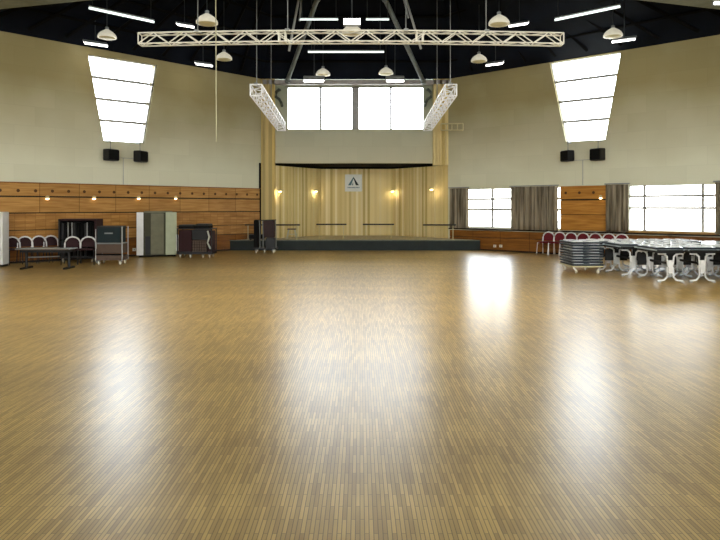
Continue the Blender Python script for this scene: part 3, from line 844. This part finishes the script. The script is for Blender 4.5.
# low table
lt = thing('low_table', 'long low dark table in front of the red chairs at the left', 'table', ((47-360)/F*17.5, 17.5, 0), .02)
MB().b2((-.72, -.3, .54), (.72, .3, .56), bev=.004).build('tabletop', M['laminate'], lt)
MB().b2((-.725, -.305, .53), (.725, -.298, .556)).build('edge_band', M['brown'], lt)
MB().b2((-.6, -.25, .46), (.66, .25, .539)).build('under_frame', M['black'], lt)
for x in (-.56, .60):
    MB().tube([(x, 0, .47), (x, 0, .05)], .04, 8).build('leg', M['black'], lt)
    MB().box((x, 0, .025), (.07, .6, .05)).build('foot', M['black'], lt)
MB().tube([(-.6, .1, .3), (.3, .1, .33)], .018, 8).build('cross_rail', M['lgrey'], lt)
# white locker at the very left
lk = thing('white_cabinet', 'white metal cabinet with a small window at the left photo edge', 'cabinet', (-10.42, 18.15, 0), .1)
MB().b2((-.42, -.2, .06), (.27, .2, 1.56), bev=.01).build('body', M['white'], lk)
MB().b2((-.32, -.215, .12), (.20, -.2, 1.5), bev=.004).build('door', M['offw'], lk)
MB().b2((-.26, -.225, 1.15), (.10, -.214, 1.42)).build('window_panel', plain('blue_white', srgb(205, 225, 245), .3), lk)
MB().b2((-.26, -.225, .72), (.05, -.214, .95)).build('label_plate', M['grey'], lk)
MB().b2((-.4, -.18, 0), (.25, .18, .06)).build('plinth', M['black'], lk)
# trolley A
tA = thing('panel_trolley', 'tall black trolley full of upright dark panels at left timber wall', 'trolley', ((81-360)/F*19.9, 19.9, 0), .04)
MB().b2((-.57, -.3, .12), (.57, .3, .18)).build('deck', M['black'], tA)
for sx in (-1, 1):
    MB().b2((sx*.55-.025, -.3, .18), (sx*.55+.025, .3, 1.32)).build('end_frame', M['redd'] if sx > 0 else M['black'], tA)
MB().b2((-.57, -.3, 1.28), (.57, .3, 1.33)).build('top_rail', M['redd'], tA)
MB().b2((-.55, .26, .18), (.55, .29, 1.28)).build('back_board', M['blackm'], tA)
random.seed(3)
for i in range(9):
    x = -.46+i*.115
    MB().b2((x-.04, -.24, .18), (x+.04, .24, 1.18+.05*random.random()), bev=.006).build('upright_panel', M['blackm'] if i % 3 else M['black'], tA)
for x in (-.29, -.17, .29): MB().b2((x-.012, -.27, .62), (x+.012, -.25, 1.22)).build('light_strip', M['lgrey'], tA)
MB().b2((-.54, -.29, .66), (.54, -.26, .70)).build('cross_bar', M['blackm'], tA)
for sx in (-.45, .45):
    for sy in (-.22, .22): caster(tA, sx, sy, .055)
# trolley B
tB = thing('steel_trolley', 'grey framed trolley with a dark teal crate on top, left wall', 'trolley', ((111.5-360)/F*18.9, 18.95, 0), .05)
W2 = .38
for sx in (-1, 1):
    for sy in (-1, 1): MB().tube([(sx*W2, sy*.28, .1), (sx*W2, sy*.28, 1.12 if sx > 0 else 1.05)], .016, 8).build('post', M['lgrey'], tB)
MB().b2((-W2, -.28, .13), (W2, .28, .27)).build('deck', M['brown'], tB)
MB().b2((-W2+.02, -.27, .33), (W2-.02, .27, .60)).build('drawer_box', M['brown'], tB)
MB().b2((-W2, -.29, .28), (W2, -.27, .32)).build('lower_rail', M['blackm'], tB)
MB().b2((-W2, -.28, .61), (W2, .28, .64)).build('shelf', M['grey'], tB)
for sx in (-.31, .31):
    for sy in (-.22, .22): caster(tB, sx, sy, .055)
cr = thing('storage_crate', 'dark teal crate standing on the grey framed trolley', 'crate', ((111-360)/F*18.9, 18.95, .645), .05)
MB().b2((-.34, -.25, 0), (.34, .25, .44), bev=.015).build('body', M['teal'], cr)
MB().b2((-.35, -.26, .44), (.35, .26, .49), bev=.01).build('lid', M['black'], cr)
MB().b2((-.12, -.27, .26), (.12, -.25, .30)).build('handle', M['grey'], cr)
# cabinet by wall
cc = ML @ Vector((LW(157, 250)[0], .45, 0))
cb_ = thing('open_cabinet', 'pale cabinet with dark olive middle standing against the left timber wall', 'cabinet', ((157-360)/F*21.7, 21.7, 0), .33)
MB().b2((-.6, .0, .05), (.6, .3, 1.5), bev=.01).build('body', M['olived'], cb_)
MB().b2((-.66, -.16, .07), (-.44, .05, 1.52), bev=.006).build('left_door', M['white'], cb_)
MB().b2((-.2, -.06, .08), (.22, -.0, 1.48), bev=.004).build('middle_panel', M['olive'], cb_)
MB().b2((-.38, -.02, .08), (-.22, -.0, .70), bev=.004).build('lower_panel', M['black'], cb_)
MB().b2((.28, -.16, .07), (.64, .0, 1.52), bev=.006).build('right_door', M['sage'], cb_)
MB().b2((.62, -.22, .2), (.70, .0, .75), bev=.006).build('side_bin', M['white'], cb_)
MB().b2((-.6, -.02, 0), (.62, .28, .05)).build('plinth', M['blackm'], cb_)
MB().b2((-.42, -.05, 1.5), (.5, .25, 1.56), bev=.004).build('top_board', M['olive'], cb_)
# trolley C
tC = thing('mesh_trolley', 'dark trolley with brown mesh sides at the right end of the left wall', 'trolley', ((197-360)/F*21.5, 21.5, 0), -.05)
MB().b2((-.6, -.3, .12), (.6, .3, .2)).build('deck', M['black'], tC)
for sx in (-1, 1):
    for sy in (-1, 1): MB().tube([(sx*.58, sy*.28, .2), (sx*.58, sy*.28, .98)], .02, 8).build('post', M['black'], tC)
MB().b2((-.56, -.2, .2), (-.12, .26, .92), bev=.01).build('left_panel', M['redd'], tC)
MB().b2((-.10, -.24, .2), (.40, .26, .58), bev=.01).build('mesh_box', M['brown'], tC)
m = MB()
for i in range(7): m.b2((-.09+i*.08, -.252, .22), (-.08+i*.08, -.24, .56))
for i in range(4): m.b2((-.1, -.253, .25+i*.09), (.40, -.24, .26+i*.09))
m.build('wire_mesh', M['blackm'], tC)
MB().b2((-.10, -.22, .6), (.42, .24, .94), bev=.01).build('upper_box', M['black'], tC)
MB().tube([(.44, -.26, .9), (.50, -.27, .7), (.44, -.27, .5), (.54, -.26, .3)], .03, 8).build('coiled_strap', M['offw'], tC, True)
MB().b2((.43, -.2, .2), (.56, .24, .9), bev=.01).build('right_panel', M['redd'], tC)
for sx in (-.15, .28, .5, -.5):
    for sy in (-.22,): caster(tC, sx, sy, .055)
for sx in (-.5, .5): caster(tC, sx, .22, .055)
for x0, x1, h, lb in ((-.56, 0, .12, 'black folded pad on the dark mesh trolley, left one'), (.02, .48, .15, 'dark folded pad on the dark mesh trolley, right one')):
    p = thing('folded_pad', lb, 'pad', ((197-360)/F*21.5, 21.5, .985), -.05)
    MB().b2((x0, -.26, 0), (x1, .26, h*.55), bev=.015).build('lower_fold', M['blackm'], p)
    MB().b2((x0+.01, -.25, h*.56), (x1-.01, .25, h), bev=.015).build('upper_fold', M['black'], p)
MB_ = MB(); MB_.b2((-.6, -.3, .96), (.6, .3, .984)); MB_.build('top_shelf', M['black'], tC)

# stage front trolley (black, upright) and things on stage
tD = thing('equipment_trolley', 'narrow tall black trolley on casters in front of the stage', 'trolley', ((265.5-360)/F*23.6, 23.75, 0), 0)
MB().b2((-.42, -.25, .13), (.42, .25, .19)).build('deck', M['black'], tD)
MB().b2((-.43, -.22, .19), (-.26, .22, 1.22), bev=.02).build('left_case', M['blackm'], tD)
MB().b2((.02, -.22, .19), (.36, .22, .55), bev=.015).build('lower_case', M['black'], tD)
MB().b2((-.10, -.18, .56), (.32, .22, 1.2), bev=.02).build('upper_case', plain('maroon_black', srgb(40, 14, 14), .7), tD)
for x in (-.2, -.08, .40):
    MB().tube([(x, -.2, .19), (x, -.2, .6), (x-.02, -.2, 1.2)], .016, 8).build('post', M['grey'], tD)
MB().tube([(-.2, -.2, 1.2), (.40, -.2, 1.22)], .018, 8).build('handle', M['black'], tD)
for sx in (-.34, -.02, .3): caster(tD, sx, -.2, .06)
for sx in (-.34, .3): caster(tD, sx, .2, .06)
am = thing('amplifier', 'low black amplifier on the stage left of the tall trolley', 'amplifier', ((257-360)/F*25.0, 24.97, ZS), 0)
MB().b2((-.3, -.13, .03), (.3, .12, .22), bev=.02).build('case', M['black'], am)
MB().b2((-.25, -.145, .06), (.25, -.13, .19)).build('front_grille', M['blackm'], am)
for sx in (-.25, .25): MB().b2((sx-.03, -.11, 0), (sx+.03, .1, .03)).build('foot', M['rubber'], am)
stl = thing('stool', 'small pale stool with dark seat on the stage beside the rail', 'stool', ((290-360)/F*24.9, 25.55, ZS), 0)
MB().box((0, 0, .40), (.34, .34, .04), bev=.01).build('seat', M['brown'], stl)
for sx in (-1, 1):
    for sy in (-1, 1): MB().tube([(sx*.12, sy*.12, .39), (sx*.2, sy*.2, .0)], .014, 8).build('leg', M['offw'], stl, True)
MB().tube([(-.16, -.16, .2), (.16, -.16, .2)], .01, 6).build('stretcher', M['offw'], stl)

# ------------------------------------------------------------------ light
W = bpy.data.worlds.new('sky'); SC.world = W; W.use_nodes = True
nt = W.node_tree; bg = nt.nodes['Background']
tc = nt.nodes.new('ShaderNodeTexCoord'); sx = nt.nodes.new('ShaderNodeSeparateXYZ'); nt.links.new(tc.outputs['Generated'], sx.inputs[0])
r = nt.nodes.new('ShaderNodeValToRGB'); r.color_ramp.elements[0].position = .48; r.color_ramp.elements[1].position = .62
r.color_ramp.elements[0].color = (1, .97, .9, 1); r.color_ramp.elements[1].color = (.86, .93, 1, 1)
mr = nt.nodes.new('ShaderNodeMapRange'); mr.inputs['From Min'].default_value = -1; nt.links.new(sx.outputs['Z'], mr.inputs['Value'])
nt.links.new(mr.outputs[0], r.inputs['Fac']); nt.links.new(r.outputs['Color'], bg.inputs['Color'])
bg.inputs['Strength'].default_value = 13.0
def area(name, loc, rot, sx_, sy_, e, col=(1, 1, 1)):
    l = bpy.data.lights.new(name, 'AREA'); l.shape = 'RECTANGLE'; l.size = sx_; l.size_y = sy_; l.energy = e; l.color = col
    o = bpy.data.objects.new(name, l); COL.objects.link(o); o.location = loc; o.rotation_euler = rot; return o
# added fill lamp below the low ceiling, no fitting of the hall itself
area('fill_light', (0, 11, 6.8), (math.radians(30), 0, 0), 20, 6, 1350, (1, .96, .86))

# ------------------------------------------------------------------ camera
cam = bpy.data.cameras.new('camera'); co = bpy.data.objects.new('camera', cam); COL.objects.link(co)
co.location = (0, 0, EYE); co.rotation_euler = (PI/2, 0, 0)
cam.sensor_width = 36; cam.lens = F/720*36; cam.shift_y = -(270-HY)/720; cam.clip_end = 300
SC.camera = co
SC.view_settings.view_transform = 'Standard'
SC.view_settings.look = 'None'
SC.view_settings.exposure = 0.12
